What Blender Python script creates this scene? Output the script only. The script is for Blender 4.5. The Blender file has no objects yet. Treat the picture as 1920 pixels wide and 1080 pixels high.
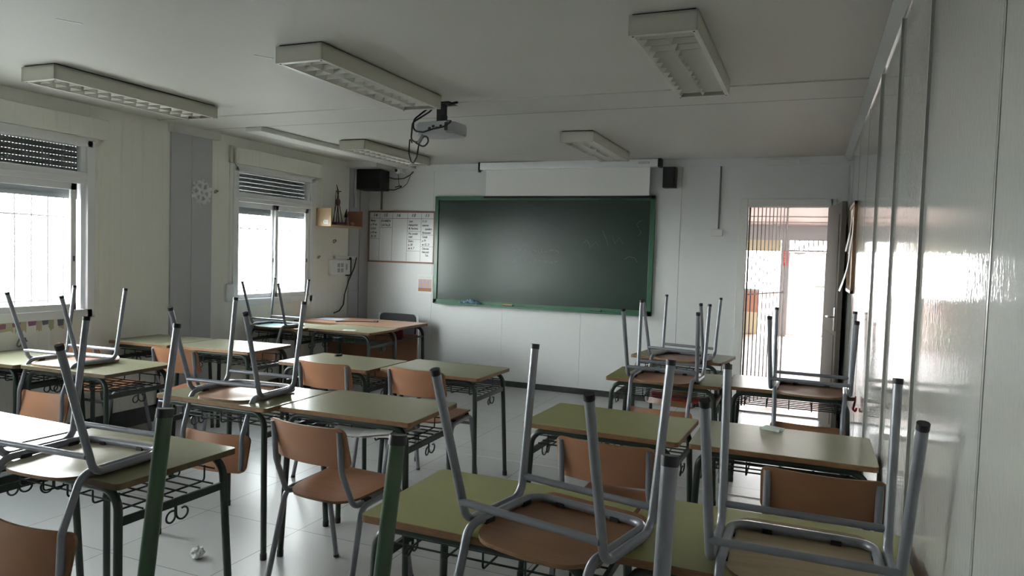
import bpy, bmesh, math, random
from mathutils import Vector, Matrix
random.seed(7)
S = bpy.context.scene
COL = S.collection

# ------------------------------------------------------------------ camera
F_PX = 1344.3; YAW = -0.3939; PITCH = -0.0461; ROLL = 0.0313
cd = bpy.data.cameras.new('camera'); cam = bpy.data.objects.new('camera', cd); COL.objects.link(cam)
cd.sensor_width = 36.0; cd.lens = F_PX / 1920 * 36.0; cd.clip_start = 0.02; cd.clip_end = 300
fwd = Vector((math.sin(YAW)*math.cos(PITCH), math.cos(YAW)*math.cos(PITCH), math.sin(PITCH)))
rgt = Vector((math.cos(YAW), -math.sin(YAW), 0)); up = rgt.cross(fwd)
r2 = math.cos(ROLL)*rgt + math.sin(ROLL)*up; u2 = -math.sin(ROLL)*rgt + math.cos(ROLL)*up
M = Matrix((r2, u2, -fwd)).transposed().to_4x4(); M.translation = (0, 0, 1.5102)
cam.matrix_world = M
S.camera = cam

# ------------------------------------------------------------------ world, light, exposure
W = bpy.data.worlds.new('overcast_sky'); S.world = W; W.use_nodes = True
nt = W.node_tree; bg = nt.nodes['Background']
tc = nt.nodes.new('ShaderNodeTexCoord'); sp = nt.nodes.new('ShaderNodeSeparateXYZ')
cr = nt.nodes.new('ShaderNodeValToRGB')
nt.links.new(tc.outputs['Generated'], sp.inputs[0]); nt.links.new(sp.outputs['Z'], cr.inputs[0])
cr.color_ramp.elements[0].position = 0.0; cr.color_ramp.elements[0].color = (0.98, 0.98, 0.97, 1)
cr.color_ramp.elements[1].position = 0.8; cr.color_ramp.elements[1].color = (0.44, 0.47, 0.52, 1)
nt.links.new(cr.outputs[0], bg.inputs[0]); bg.inputs[1].default_value = 10.0
S.view_settings.view_transform = 'Standard'; S.view_settings.look = 'None'
S.view_settings.gamma = 1; S.view_settings.use_curve_mapping = False
S.view_settings.exposure = 2.34

XL, XR, D, H, YB = -5.12, 0.297, 7.547, 2.55, -3.3

# ------------------------------------------------------------------ materials
def mat(name, col, rough=0.5, metal=0.0, spec=0.5, noise=0.0, nscale=8.0, bump=0.0, bscale=60.0, stretch=(1,1,1), col2=None, coat=0.0):
    m = bpy.data.materials.new(name); m.use_nodes = True
    n = m.node_tree; p = n.nodes['Principled BSDF']
    p.inputs['Base Color'].default_value = (*col, 1); p.inputs['Roughness'].default_value = rough
    p.inputs['Metallic'].default_value = metal; p.inputs['Specular IOR Level'].default_value = spec
    p.inputs['Coat Weight'].default_value = coat
    if noise or bump:
        t = n.nodes.new('ShaderNodeTexCoord'); mp = n.nodes.new('ShaderNodeMapping'); mp.inputs['Scale'].default_value = stretch
        n.links.new(t.outputs['Object'], mp.inputs[0])
    if noise:
        q = n.nodes.new('ShaderNodeTexNoise'); q.inputs['Scale'].default_value = nscale; q.inputs['Detail'].default_value = 6
        n.links.new(mp.outputs[0], q.inputs['Vector'])
        mx = n.nodes.new('ShaderNodeMix'); mx.data_type = 'RGBA'
        c2 = col2 if col2 else tuple(c*(1-noise) for c in col)
        mx.inputs['A'].default_value = (*col, 1); mx.inputs['B'].default_value = (*c2, 1)
        rr = n.nodes.new('ShaderNodeMapRange'); rr.inputs[1].default_value = .2; rr.inputs[2].default_value = .8
        n.links.new(q.outputs['Fac'], rr.inputs[0]); n.links.new(rr.outputs[0], mx.inputs['Factor'])
        n.links.new(mx.outputs['Result'], p.inputs['Base Color'])
    if bump:
        q2 = n.nodes.new('ShaderNodeTexNoise'); q2.inputs['Scale'].default_value = bscale; q2.inputs['Detail'].default_value = 3
        n.links.new(mp.outputs[0], q2.inputs['Vector'])
        b = n.nodes.new('ShaderNodeBump'); b.inputs['Strength'].default_value = bump; b.inputs['Distance'].default_value = .01
        n.links.new(q2.outputs['Fac'], b.inputs['Height']); n.links.new(b.outputs[0], p.inputs['Normal'])
    return m

m_ceil = mat('ceiling_paint', (.60,.59,.55), .6, noise=.05, nscale=1.5, bump=.05, bscale=30)
m_front = mat('front_wall_paint', (.72,.73,.73), .38, noise=.04, nscale=1.2, bump=.06, bscale=12)
m_rwall = mat('glossy_wall_paint', (.46,.46,.43), .075, noise=.04, nscale=1.0, bump=.06, bscale=70, stretch=(1,1,.5))
m_white = mat('white_paint_trim', (.72,.72,.69), .4)
m_frame = mat('white_aluminium', (.80,.81,.82), .3)
m_lamp = mat('cream_enamel', (.60,.58,.51), .4, noise=.05, nscale=4)
m_louvre = mat('lamp_louvre', (.62,.61,.55), .35)
m_refl_shade = mat('shade_dark_reflector', (.22,.22,.20), .45)  # kept dark to paint shade between the louvre fins
m_dark = mat('gap_shade_and_screw_black', (.02,.02,.02), .8)
m_groove = mat('panel_groove', (.10,.10,.09), .7)
m_black = mat('black_plastic', (.018,.018,.020), .45)
m_blackbb = mat('black_skirting', (.012,.012,.014), .35, noise=.5, nscale=14, col2=(.05,.05,.05))
m_pillar = mat('grey_pillar_paint', (.50,.51,.52), .5)
m_pillar2 = mat('pillar_shade_and_dark_grey', (.42,.42,.43), .5)
m_board = mat('chalkboard_green', (.009,.026,.016), .30, noise=.35, nscale=2.2, col2=(.013,.038,.026), bump=.03, bscale=40)
m_boardframe = mat('green_painted_frame', (.050,.15,.085), .3, noise=.2, nscale=10)
m_shutter = mat('grey_shutter', (.20,.205,.21), .5)
m_bar = mat('grille_iron', (.05,.045,.045), .5)
m_gate = mat('gate_iron', (.035,.025,.022), .5)
m_grey = mat('grey_steel_tube', (.235,.245,.275), .30, metal=.25, noise=.12, nscale=25)
m_grn = mat('green_steel_tube', (.045,.10,.045), .3, noise=.2, nscale=20)
m_dgrn = mat('desk_frame_green', (.028,.045,.034), .38, noise=.25, nscale=18)
m_rackm = mat('desk_rack_wire', (.020,.035,.028), .45)
m_cap = mat('black_foot_cap', (.012,.012,.014), .5)
m_red = mat('red_plastic', (.45,.02,.025), .45)
m_paper = mat('white_paper', (.75,.76,.75), .7)
m_wood = {
 'orange': mat('orange_beech_plywood', (.44,.21,.115), .34, noise=.2, nscale=4, stretch=(1,10,1), bump=.02, bscale=20),
 'brown': mat('brown_beech_plywood', (.27,.13,.064), .36, noise=.25, nscale=4, stretch=(1,12,1)),
 'pale': mat('pale_oak_plywood', (.44,.34,.20), .36, noise=.35, nscale=3, stretch=(1,12,1)),
 'cream': mat('worn_cream_plywood', (.62,.56,.43), .38, noise=.25, nscale=5),
 'teal': mat('teal_painted_plywood', (.18,.32,.28), .4, noise=.2, nscale=4)}
m_ply = mat('plywood_edge', (.30,.165,.08), .5, noise=.5, nscale=9, stretch=(3,3,30))
m_plydk = mat('worn_dark_plywood_edge', (.17,.12,.06), .5, noise=.6, nscale=12)
def laminate(name, c):
    m = mat(name, c, .24, noise=.10, nscale=3.5, bump=.04, bscale=35)
    return m
m_lam = {'green': laminate('green_laminate', (.30,.29,.185)), 'sage': laminate('sage_laminate', (.34,.33,.22)),
         'olive': laminate('olive_laminate', (.34,.335,.145))}

def glass():
    m = bpy.data.materials.new('window_glass'); m.use_nodes = True; n = m.node_tree
    n.nodes.remove(n.nodes['Principled BSDF']); out = n.nodes['Material Output']
    t = n.nodes.new('ShaderNodeBsdfTransparent'); g = n.nodes.new('ShaderNodeBsdfGlossy'); g.inputs['Roughness'].default_value = .03
    t.inputs[0].default_value = (.93,.96,.95,1)
    mx = n.nodes.new('ShaderNodeMixShader'); lw = n.nodes.new('ShaderNodeLayerWeight'); pw = n.nodes.new('ShaderNodeMath'); pw.operation = 'POWER'
    pw.inputs[1].default_value = 4; n.links.new(lw.outputs['Facing'], pw.inputs[0]); fr = n.nodes.new('ShaderNodeMapRange'); fr.inputs[3].default_value = .04; fr.inputs[4].default_value = .8
    n.links.new(pw.outputs[0], fr.inputs[0]); n.links.new(fr.outputs[0], mx.inputs[0]); n.links.new(t.outputs[0], mx.inputs[1]); n.links.new(g.outputs[0], mx.inputs[2])
    n.links.new(mx.outputs[0], out.inputs[0]); return m
m_glass = glass()

def ribbed(name, col, scale=9.0, strength=.5):
    """sandwich-panel paint with fine vertical ribs along y"""
    m = mat(name, col, .45, noise=.06, nscale=1.5); n = m.node_tree; p = n.nodes['Principled BSDF']
    t = n.nodes.new('ShaderNodeTexCoord'); w = n.nodes.new('ShaderNodeTexWave'); w.bands_direction = 'Y'
    w.inputs['Scale'].default_value = scale; w.inputs['Distortion'].default_value = 0
    n.links.new(t.outputs['Object'], w.inputs['Vector'])
    cr = n.nodes.new('ShaderNodeValToRGB'); cr.color_ramp.elements[0].position = 0; cr.color_ramp.elements[1].position = .25
    n.links.new(w.outputs['Fac'], cr.inputs[0])
    b = n.nodes.new('ShaderNodeBump'); b.inputs['Strength'].default_value = strength; b.inputs['Distance'].default_value = .004
    n.links.new(cr.outputs[0], b.inputs['Height']); n.links.new(b.outputs[0], p.inputs['Normal'])
    return m
m_lwall = ribbed('left_wall_panel_paint', (.86,.855,.79), 3.2, .25)

def floor_mat():
    m = mat('vinyl_floor', (.50,.50,.485), .33, noise=.06, nscale=2.2, bump=.006, bscale=10); n = m.node_tree; p = n.nodes['Principled BSDF']
    t = n.nodes.new('ShaderNodeTexCoord'); br = n.nodes.new('ShaderNodeTexBrick')
    br.offset = 0; br.inputs['Scale'].default_value = 1; br.inputs['Brick Width'].default_value = .64; br.inputs['Row Height'].default_value = .64
    br.inputs['Mortar Size'].default_value = .0022; br.inputs['Mortar Smooth'].default_value = 0.1
    br.inputs['Color1'].default_value = (1,1,1,1); br.inputs['Color2'].default_value = (.93,.93,.93,1); br.inputs['Mortar'].default_value = (.22,.22,.22,1)
    mp = n.nodes.new('ShaderNodeMapping'); mp.inputs['Location'].default_value = (-.09, .13, 0)
    n.links.new(t.outputs['Object'], mp.inputs[0]); n.links.new(mp.outputs[0], br.inputs['Vector'])
    mul = n.nodes.new('ShaderNodeMix'); mul.data_type = 'RGBA'; mul.blend_type = 'MULTIPLY'; mul.inputs['Factor'].default_value = 1
    src = p.inputs['Base Color'].links[0].from_socket
    n.links.new(src, mul.inputs['A']); n.links.new(br.outputs['Color'], mul.inputs['B']); n.links.new(mul.outputs['Result'], p.inputs['Base Color'])
    return m
m_floor = floor_mat()

def brick_floor():
    m = mat('terracotta_paving', (.42,.17,.10), .5); n = m.node_tree; p = n.nodes['Principled BSDF']
    t = n.nodes.new('ShaderNodeTexCoord'); br = n.nodes.new('ShaderNodeTexBrick')
    br.inputs['Scale'].default_value = 1; br.inputs['Brick Width'].default_value = .28; br.inputs['Row Height'].default_value = .14
    br.inputs['Mortar Size'].default_value = .004
    br.inputs['Color1'].default_value = (.27,.15,.11,1); br.inputs['Color2'].default_value = (.22,.125,.09,1); br.inputs['Mortar'].default_value = (.19,.15,.13,1)
    n.links.new(t.outputs['Object'], br.inputs['Vector']); n.links.new(br.outputs['Color'], p.inputs['Base Color'])
    return m
m_terra = brick_floor()

# ------------------------------------------------------------------ helpers
def link(name, bm, mats, parent=None, smooth=False, kind=None):
    me = bpy.data.meshes.new(name); bm.to_mesh(me); bm.free()
    for m in (mats if isinstance(mats, (list, tuple)) else [mats]): me.materials.append(m)
    if smooth:
        for p in me.polygons: p.use_smooth = True
        try: me.set_sharp_from_angle(angle=math.radians(40))
        except Exception: pass
    o = bpy.data.objects.new(name, me); COL.objects.link(o)
    if parent: o.parent = parent
    if kind: o['kind'] = kind
    return o
def tag(o, label, cat, group=None):
    o['label'] = label; o['category'] = cat
    if group: o['group'] = group
    return o
def thing(name, label, cat, loc=(0,0,0), rz=0, group=None):
    o = bpy.data.objects.new(name, None); COL.objects.link(o); o.empty_display_size = .1
    o.location = loc; o.rotation_euler = (0,0,rz); tag(o, label, cat, group); return o
def box(bm, a, b, mi=0, bev=0.0, seg=2):
    """axis aligned box from corner a to corner b"""
    x0,y0,z0 = [min(p,q) for p,q in zip(a,b)]; x1,y1,z1 = [max(p,q) for p,q in zip(a,b)]
    v = [bm.verts.new(p) for p in ((x0,y0,z0),(x1,y0,z0),(x1,y1,z0),(x0,y1,z0),(x0,y0,z1),(x1,y0,z1),(x1,y1,z1),(x0,y1,z1))]
    fs = []
    for ix in ((3,2,1,0),(4,5,6,7),(0,1,5,4),(1,2,6,5),(2,3,7,6),(3,0,4,7)):
        f = bm.faces.new([v[i] for i in ix]); f.material_index = mi; fs.append(f)
    if bev:
        es = list({e for f in fs for e in f.edges})
        r = bmesh.ops.bevel(bm, geom=es, offset=bev, segments=seg, affect='EDGES', profile=.5)
        for f in r['faces']: f.material_index = mi
    return fs
def bx(a, b, bev=0.0):
    bm = bmesh.new(); box(bm, a, b, 0, bev); return bm
def fillet(pts, rads, seg=6):
    out = [Vector(pts[0])]
    for i in range(1, len(pts)-1):
        p = Vector(pts[i]); a = Vector(pts[i-1]); b = Vector(pts[i+1]); r = rads[i] if isinstance(rads, (list, tuple)) else rads
        if r <= 0: out.append(p); continue
        d1 = (a-p).normalized(); d2 = (b-p).normalized(); ang = d1.angle(d2)
        if ang > math.pi-.02: out.append(p); continue
        t = min(r/math.tan(ang/2), (a-p).length*.49, (b-p).length*.49); rr = t*math.tan(ang/2)
        c = p + (d1+d2).normalized()*(rr/math.sin(ang/2)); s = p+d1*t; e = p+d2*t
        for k in range(seg+1):
            q = (s-c).slerp(e-c, k/seg) if False else None
            u = k/seg; v1 = (s-c); v2 = (e-c); om = v1.angle(v2)
            q = (v1*math.sin((1-u)*om)+v2*math.sin(u*om))/math.sin(om)
            out.append(c+q)
    out.append(Vector(pts[-1])); return out
def tube(bm, pts, r, n=10, mi=0, closed=False, r_end=None):
    pts = [Vector(p) for p in pts]; N = len(pts); rings = []
    tang = []
    for i in range(N):
        if closed: t = pts[(i+1)%N]-pts[i-1]
        else: t = pts[min(i+1,N-1)]-pts[max(i-1,0)]
        tang.append(t.normalized())
    ref = Vector((0,0,1)) if abs(tang[0].z) < .9 else Vector((1,0,0))
    nrm = (ref - tang[0]*ref.dot(tang[0])).normalized()
    for i in range(N):
        nrm = (nrm - tang[i]*nrm.dot(tang[i])).normalized(); bn = tang[i].cross(nrm)
        rad = r if r_end is None else r + (r_end-r)*i/(N-1)
        k = 1.0
        rings.append([bm.verts.new(pts[i] + (nrm*math.cos(2*math.pi*j/n)+bn*math.sin(2*math.pi*j/n))*rad*k) for j in range(n)])
    for i in range(N if closed else N-1):
        A = rings[i]; B = rings[(i+1)%N]
        off = 0
        if closed and i == N-1:
            off = min(range(n), key=lambda o: (A[0].co-B[o].co).length)
        for j in range(n):
            f = bm.faces.new((A[j], A[(j+1)%n], B[(j+1+off)%n], B[(j+off)%n])); f.material_index = mi
    if not closed:
        f = bm.faces.new(list(reversed(rings[0]))); f.material_index = mi
        f = bm.faces.new(rings[-1]); f.material_index = mi
def tb(pts, r, n=10):
    bm = bmesh.new(); tube(bm, pts, r, n); return bm
def rrect(hx, hy, r, seg=5):
    """rounded rectangle outline, r scalar or 4 (NE, NW, SW, SE)"""
    rs = r if isinstance(r, (list,tuple)) else [r]*4; o = []
    for (sx, sy, a0), rr in zip(((1,1,0),(-1,1,90),(-1,-1,180),(1,-1,270)), rs):
        for k in range(seg+1):
            a = math.radians(a0+90*k/seg); o.append((sx*(hx-rr)+rr*math.cos(a), sy*(hy-rr)+rr*math.sin(a)))
    return o
def sheet(bm, spec, fn, thick, rings=6, mi=0, mi_side=None, nrm=Vector((0,0,1))):
    """bent plate with rounded corners: spec = (hx, hy, r | (NE, NW, SW, SE)), fn(u,v)->Vector on the middle surface"""
    hx, hy, r = spec; ne, nw, sw, se = r if isinstance(r, (list, tuple)) else (r,)*4
    us = []
    for k in range(7): us.append(-hx + max(nw, sw)*(1-math.cos(k/6*math.pi/2)))
    a, b = us[-1], hx-max(ne, se)
    for k in range(1, 14): us.append(a+(b-a)*k/14)
    for k in range(7): us.append(hx - max(ne, se)*(1-math.cos((6-k)/6*math.pi/2)))
    def lim(u, rl, rr_):
        if u < -hx+rl: return hy-rl+math.sqrt(max(0, rl*rl-(u+hx-rl)**2))
        if u > hx-rr_: return hy-rr_+math.sqrt(max(0, rr_*rr_-(u-hx+rr_)**2))
        return hy
    nv = 14; lay = []
    for s in (1, -1):
        L = []
        for u in us:
            t = lim(u, nw, ne); bt = -lim(u, sw, se)
            L.append([bm.verts.new(fn(u, bt+(t-bt)*k/nv)+nrm*(thick/2*s)) for k in range(nv+1)])
        lay.append(L)
    n = len(us); ms = mi if mi_side is None else mi_side
    for li, L in enumerate(lay):
        for i in range(n-1):
            for k in range(nv):
                q = (L[i][k], L[i+1][k], L[i+1][k+1], L[i][k+1])
                f = bm.faces.new(q if li == 0 else tuple(reversed(q))); f.material_index = mi
    A, B = lay
    ring = [(i, 0) for i in range(n)] + [(n-1, k) for k in range(1, nv+1)] + [(i, nv) for i in range(n-2, -1, -1)] + [(0, k) for k in range(nv-1, 0, -1)]
    for p, q in zip(ring, ring[1:]+ring[:1]):
        f = bm.faces.new((B[p[0]][p[1]], B[q[0]][q[1]], A[q[0]][q[1]], A[p[0]][p[1]])); f.material_index = ms
    bmesh.ops.recalc_face_normals(bm, faces=bm.faces)
def prism(bm, pts, z0, z1, mi=0, mi_side=None, axis='z'):
    def P(u, v, w):
        return {'z': (u,v,w), 'y': (u,w,v), 'x': (w,u,v)}[axis]
    a = [bm.verts.new(P(u,v,z0)) for u,v in pts]; b = [bm.verts.new(P(u,v,z1)) for u,v in pts]; n = len(pts)
    f = bm.faces.new(list(reversed(a))); f.material_index = mi if mi_side is None else mi_side
    f = bm.faces.new(b); f.material_index = mi
    for j in range(n):
        f = bm.faces.new((a[j], a[(j+1)%n], b[(j+1)%n], b[j])); f.material_index = mi if mi_side is None else mi_side
def dup(root, loc, rot, label, group=None, scale=None):
    r = root.copy(); COL.objects.link(r); r.location = loc; r.rotation_euler = rot
    if scale: r.scale = scale
    r['label'] = label
    if group: r['group'] = group
    for ch in list(root.children):
        c = ch.copy(); COL.objects.link(c); c.parent = r
        for g in list(ch.children):
            d = g.copy(); COL.objects.link(d); d.parent = c
    return r
def text_mesh(bm, s, size, origin, ux, uz, shear=0.0, wscale=1.0, mi=0, bold=0.0):
    """flat lettering added to bm: origin lower-left, ux = reading direction, uz = up"""
    cu = bpy.data.curves.new('t', 'FONT'); cu.body = s; cu.size = size; cu.shear = shear; cu.offset = bold; cu.resolution_u = 3
    o = bpy.data.objects.new('t', cu); COL.objects.link(o)
    dg = bpy.context.evaluated_depsgraph_get(); me = bpy.data.meshes.new_from_object(o.evaluated_get(dg))
    ux = Vector(ux); uz = Vector(uz); lim = size*(len(s)+1); vs = {}
    for p in me.polygons:
        if any(abs(me.vertices[i].co.x) > lim or abs(me.vertices[i].co.y) > size*1.5 for i in p.vertices): continue
        for i in p.vertices:
            if i not in vs: v = me.vertices[i]; vs[i] = bm.verts.new(Vector(origin)+ux*(v.co.x*wscale)+uz*v.co.y)
        try: f = bm.faces.new([vs[i] for i in p.vertices]); f.material_index = mi
        except ValueError: pass
    bpy.data.objects.remove(o); bpy.data.curves.remove(cu); bpy.data.meshes.remove(me)
def struct(name, bm, m, parent=None, smooth=False):
    return link(name, bm, m, parent, smooth, None if parent else 'structure')

# ------------------------------------------------------------------ room shell
struct('floor', bx((XL-.12, YB-.1, -.1), (XR+.12, D+.02, 0)), m_floor)
struct('ceiling', bx((XL-.12, YB-.1, H), (XR+.12, D+.1, H+.12)), m_ceil)
struct('wall_back', bx((XL-.12, YB-.1, 0), (XR+.12, YB, H)), m_front)
# ceiling cover strips at the module joints
struct('trim_1', bx((XL, 4.45, H-.007), (XR, 4.90, H)), m_ceil)
bm = bmesh.new(); box(bm, (XL, 4.897, H-.0075), (XR, 4.903, H)); struct('trim_2', bm, m_groove)
struct('trim_3', bx((XL, 1.98, H-.006), (XR, 2.16, H)), m_ceil)
# right wall: glossy sandwich panels with dark joints
bm = bmesh.new(); box(bm, (XR+.02, YB, 0), (XR+.12, D, H), 1)
js = [YB, -2.0, -1.1, -.25, .64, 1.53, 2.43, 3.27, 4.17, 5.07, 5.97, 6.87, D]
for a, b in zip(js[:-1], js[1:]):
    box(bm, (XR, a+.0045, 0), (XR+.025, b-.0045, H), 0)
for j in js[1:-1]: box(bm, (XR-(.009 if 2 < j < 5 else .0015), j-.018, 0), (XR, j-.006, H), 2)
struct('wall_right', bm, [m_rwall, m_groove, mat('joint_profile_paint', (.30,.30,.28), .3)])
bm = bmesh.new()
prism(bm, [(XR, H-.055), (XR-.006, H-.055), (XR-.05, H-.008), (XR-.05, H), (XR, H)], YB, D, axis='y')
struct('trim_4', bm, m_rwall)
# front wall with doorway
DX0, DX1, DZ = -.61, .15, 2.065
bm = bmesh.new()
ps = [XL, -4.18, -3.25, -2.31, -1.27, DX0]
for a, b in zip(ps[:-1], ps[1:]): box(bm, (a+(.0015 if a > XL else 0), D, 0), (b-(.0015 if b < DX0 else 0), D+.10, H), 0)
box(bm, (DX0, D, DZ), (DX1, D+.10, H), 0); box(bm, (DX1, D, 0), (XR+.02, D+.10, H), 0)
box(bm, (XL, D+.02, 0), (DX0-.01, D+.09, H-.01), 1)
struct('wall_front', bm, [m_front, m_groove])
struct('trim_5', bx((XL+.35, D-.012, H-.075), (XR, D, H)), m_front)
bm = bmesh.new(); box(bm, (XL+.02, D-.012, 0), (-.69, D, .065)); struct('baseboard_front', bm, m_blackbb)
bm = bmesh.new(); box(bm, (XR-.01, -3.2, 0), (XR, 7.5, .06)); struct('baseboard_right', bm, m_white)
# left wall with window openings
WZ0, WZ1 = .95, 2.28
wins = [(-.15, 1.02), (1.95, 3.86), (5.335, 6.505)]
bm = bmesh.new(); y = YB
for a, b in wins:
    box(bm, (XL-.12, y, 0), (XL, a, H)); box(bm, (XL-.12, a, 0), (XL, b, WZ0)); box(bm, (XL-.12, a, WZ1), (XL, b, H)); y = b
box(bm, (XL-.12, y, 0), (XL, D+.10, H))
bmesh.ops.remove_doubles(bm, verts=bm.verts, dist=1e-5)
struct('wall_left', bm, m_lwall)
bm = bmesh.new(); box(bm, (XL, YB, 0), (XL+.012, 4.58, .14)); box(bm, (XL, 5.03, 0), (XL+.012, 7.15, .14)); struct('baseboard_left', bm, m_blackbb)
bm = bmesh.new(); box(bm, (XL+.02, 4.80, 0), (XR-.01, 4.822, .003), 0, .001, 1); struct('trim_12', bm, mat('pale_metal_strip', (.6,.6,.6), .35))
# painted pillars
bm = bmesh.new(); box(bm, (XL, 4.58, 0), (XL+.02, 5.032, 2.475), 0); box(bm, (XL, 4.80, 0), (XL+.0225, 5.032, 2.475), 0); struct('trim_6', bm, m_pillar)
bm = bmesh.new(); box(bm, (XL, 4.56, 2.475), (XL+.06, 5.10, H), 0); struct('trim_7', bm, m_white)
bm = bmesh.new(); box(bm, (XL, 7.17, 0), (XL+.02, D, 2.48), 0); box(bm, (XL, 7.36, 0), (XL+.035, D, 2.48), 1); struct('trim_8', bm, [m_pillar, m_pillar2])  # darker grey on the second box paints the column's step shading
struct('trim_9', bx((XL, 7.1, 2.48), (XL+.42, D, H)), m_white)
# ceiling duct running along the windows
bm = bmesh.new(); box(bm, (-4.60, 4.905, H-.045), (-4.42, D-.02, H), 0, .006); struct('trim_10', bm, m_white)

# ------------------------------------------------------------------ windows
def window(i, y0, y1, slide=0.0, full=True):
    x0, x1 = XL-.055, XL+.012; s_ = .045
    fr = bmesh.new(); t = .045
    for a, b in (((x0,y0-.02,WZ0-.02),(x1,y0+t,WZ1)), ((x0,y1-t,WZ0-.02),(x1,y1+.02,WZ1)), ((x0,y0,WZ1-.05),(x1,y1,WZ1+.02)),
                 ((x0,y0,WZ0-.02),(x1,y1,WZ0+.045)), ((x0,y0+t,1.945),(x1,y1-t,2.035))):
        box(fr, a, b, 0, .003, 1)
    box(fr, (XL-.05, y1-.085, WZ0), (XL-.01, y1-.04, WZ1), 0)
    box(fr, (XL-.012, y0+.02, 1.985), (XL+.02, y1-.02, 1.993), 0)   # rail between transom and sashes
    w = struct('window_%d' % i, fr, m_frame)
    tr = link('transom_pane', bx((XL-.03, y0+t, 2.035), (XL-.027, y1-t, WZ1-.05)), m_glass, w)
    ym = (y0+y1)/2
    def sash(ya, yb, xa):
        b = bmesh.new(); s = .045
        box(b, (xa, ya, WZ0+.045), (xa+.022, ya+s, 1.945), 0, .002, 1); box(b, (xa, yb-s, WZ0+.045), (xa+.022, yb, 1.945), 0, .002, 1)
        box(b, (xa, ya, WZ0+.045), (xa+.022, yb, WZ0+.09), 0); box(b, (xa, ya, 1.895), (xa+.022, yb, 1.945), 0)
        o = link('sash', b, m_frame, w); link('pane', bx((xa+.009, ya+s, WZ0+.09), (xa+.012, yb-s, 1.895)), m_glass, o)
        h = bmesh.new(); box(h, (xa+.022, yb-.028, 1.36), (xa+.030, yb-.018, 1.40), 0, .002); link('handle', h, m_black, o)
    sash(y0+t, ym+.012, XL-.048); sash(ym-.012-slide, y1-t-.03-slide, XL-.022)
    # roller shutter outside, partly lowered, with rows of light slots
    sh = bmesh.new(); z = WZ1+.03; zb = 1.86
    while z > zb:
        box(sh, (XL-.075, y0+.02, z-.041), (XL-.066, y1-.02, z-.0017))
        yy = y0+.02
        while yy < y1-.03:
            box(sh, (XL-.074, yy, z-.003), (XL-.067, yy+.0135, z)); yy += .0245
        z -= .041
    box(sh, (XL-.08, y0+.02, z-.03), (XL-.062, y1-.02, z+.001))
    link('roller_shutter', sh, m_shutter, w)
    # shutter box and casing
    bxm = bmesh.new(); box(bxm, (XL, y0-.03, WZ1+.02), (XL+.05, y1+.10, H-.10), 0, .005); box(bxm, (XL+.05, y0-.02, WZ1+.018), (XL+.054, y1+.09, WZ1+.03), 0)
    link('shutter_box', bxm, m_lwall, w)
    lt = bmesh.new(); box(lt, (x1, ym-.05, WZ1-.03), (x1+.006, ym+.05, WZ1-.012)); link('label_plate', lt, m_frame, w)
    # outside grille
    g = bmesh.new(); gx = XL-.30
    for zz in (1.05, 1.70, 2.2): tube(g, [(gx, y0-.05, zz), (gx, y1+.05, zz)], .006, 6)
    k = y0+.02
    while k < y1+.03: tube(g, [(gx, k, .98), (gx, k, 2.25)], .005, 6); k += .125
    for yy in (y0-.04, y1+.04):
        for zz in (1.05, 2.2): tube(g, [(gx, yy, zz), (XL-.115, yy, zz)], .006, 6)
    link('security_grille', g, m_bar, w)
    return w
for i, (a, b) in enumerate(wins): window(i+1, a, b, .05 if i == 1 else 0.0)
# ground outside
bm = bmesh.new(); box(bm, (-40, -30, -.25), (XL-.13, 40, -.12)); struct('ground_outside', bm, mat('grey_gravel', (.27,.265,.25), .8, noise=.2, nscale=.6))

# shutter strap and winder beside window 4
t = thing('shutter_strap', 'white shutter strap running down to a rounded wall winder left of the far window', 'blind cord', (XL, 5.27, 1.0))
link('strap', bx((.003, -.009, .14), (.006, .009, 1.37)), m_paper, t)
b = bmesh.new(); box(b, (0, -.045, -.02), (.035, .045, .15), 0, .012, 3); link('winder', b, m_frame, t, True)
b = bmesh.new(); box(b, (0, -.02, 1.30), (.03, .02, 1.46), 0, .004); link('strap_guide', b, m_lamp, t)

# ------------------------------------------------------------------ doorway, door, porch beyond
bm = bmesh.new()
box(bm, (DX0-.08, D-.018, 0), (DX0, D+.11, DZ+.08), 0, .004, 1); box(bm, (DX0, D-.018, DZ), (DX1+.02, D+.11, DZ+.08), 0, .004, 1)
box(bm, (DX1-.005, D-.018, 0), (DX1+.05, D+.11, DZ+.08), 0, .004, 1)
d1 = struct('door_1', bm, m_white)
lf = bmesh.new(); LX = .128
box(lf, (LX, D-.83, .01), (LX+.04, D-.02, DZ-.01), 0, .003, 1)
box(lf, (LX-.004, D-.74, .12), (LX, D-.12, .9), 0); box(lf, (LX-.004, D-.74, 1.0), (LX, D-.12, 1.95), 0)
m_leaf = mat('grey_door_paint', (.15,.132,.118), .9, spec=.03, noise=.15, nscale=3)
rot_ = Matrix.Rotation(math.radians(6.5), 3, 'Z'); bmesh.ops.rotate(lf, cent=(LX, D-.02, 0), matrix=rot_, verts=lf.verts)
leaf = link('door_leaf', lf, m_leaf, d1)
hd = bmesh.new(); box(hd, (LX-.012, D-.79, .94), (LX, D-.745, 1.14), 0, .004)
tube(hd, fillet([(LX-.01, D-.767, 1.06), (LX-.055, D-.767, 1.06), (LX-.055, D-.65, 1.055)], .015), .009, 8)
bmesh.ops.rotate(hd, cent=(LX, D-.02, 0), matrix=rot_, verts=hd.verts)
link('door_handle', hd, mat('satin_metal', (.55,.55,.55), .3, metal=1), leaf, True)

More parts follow.
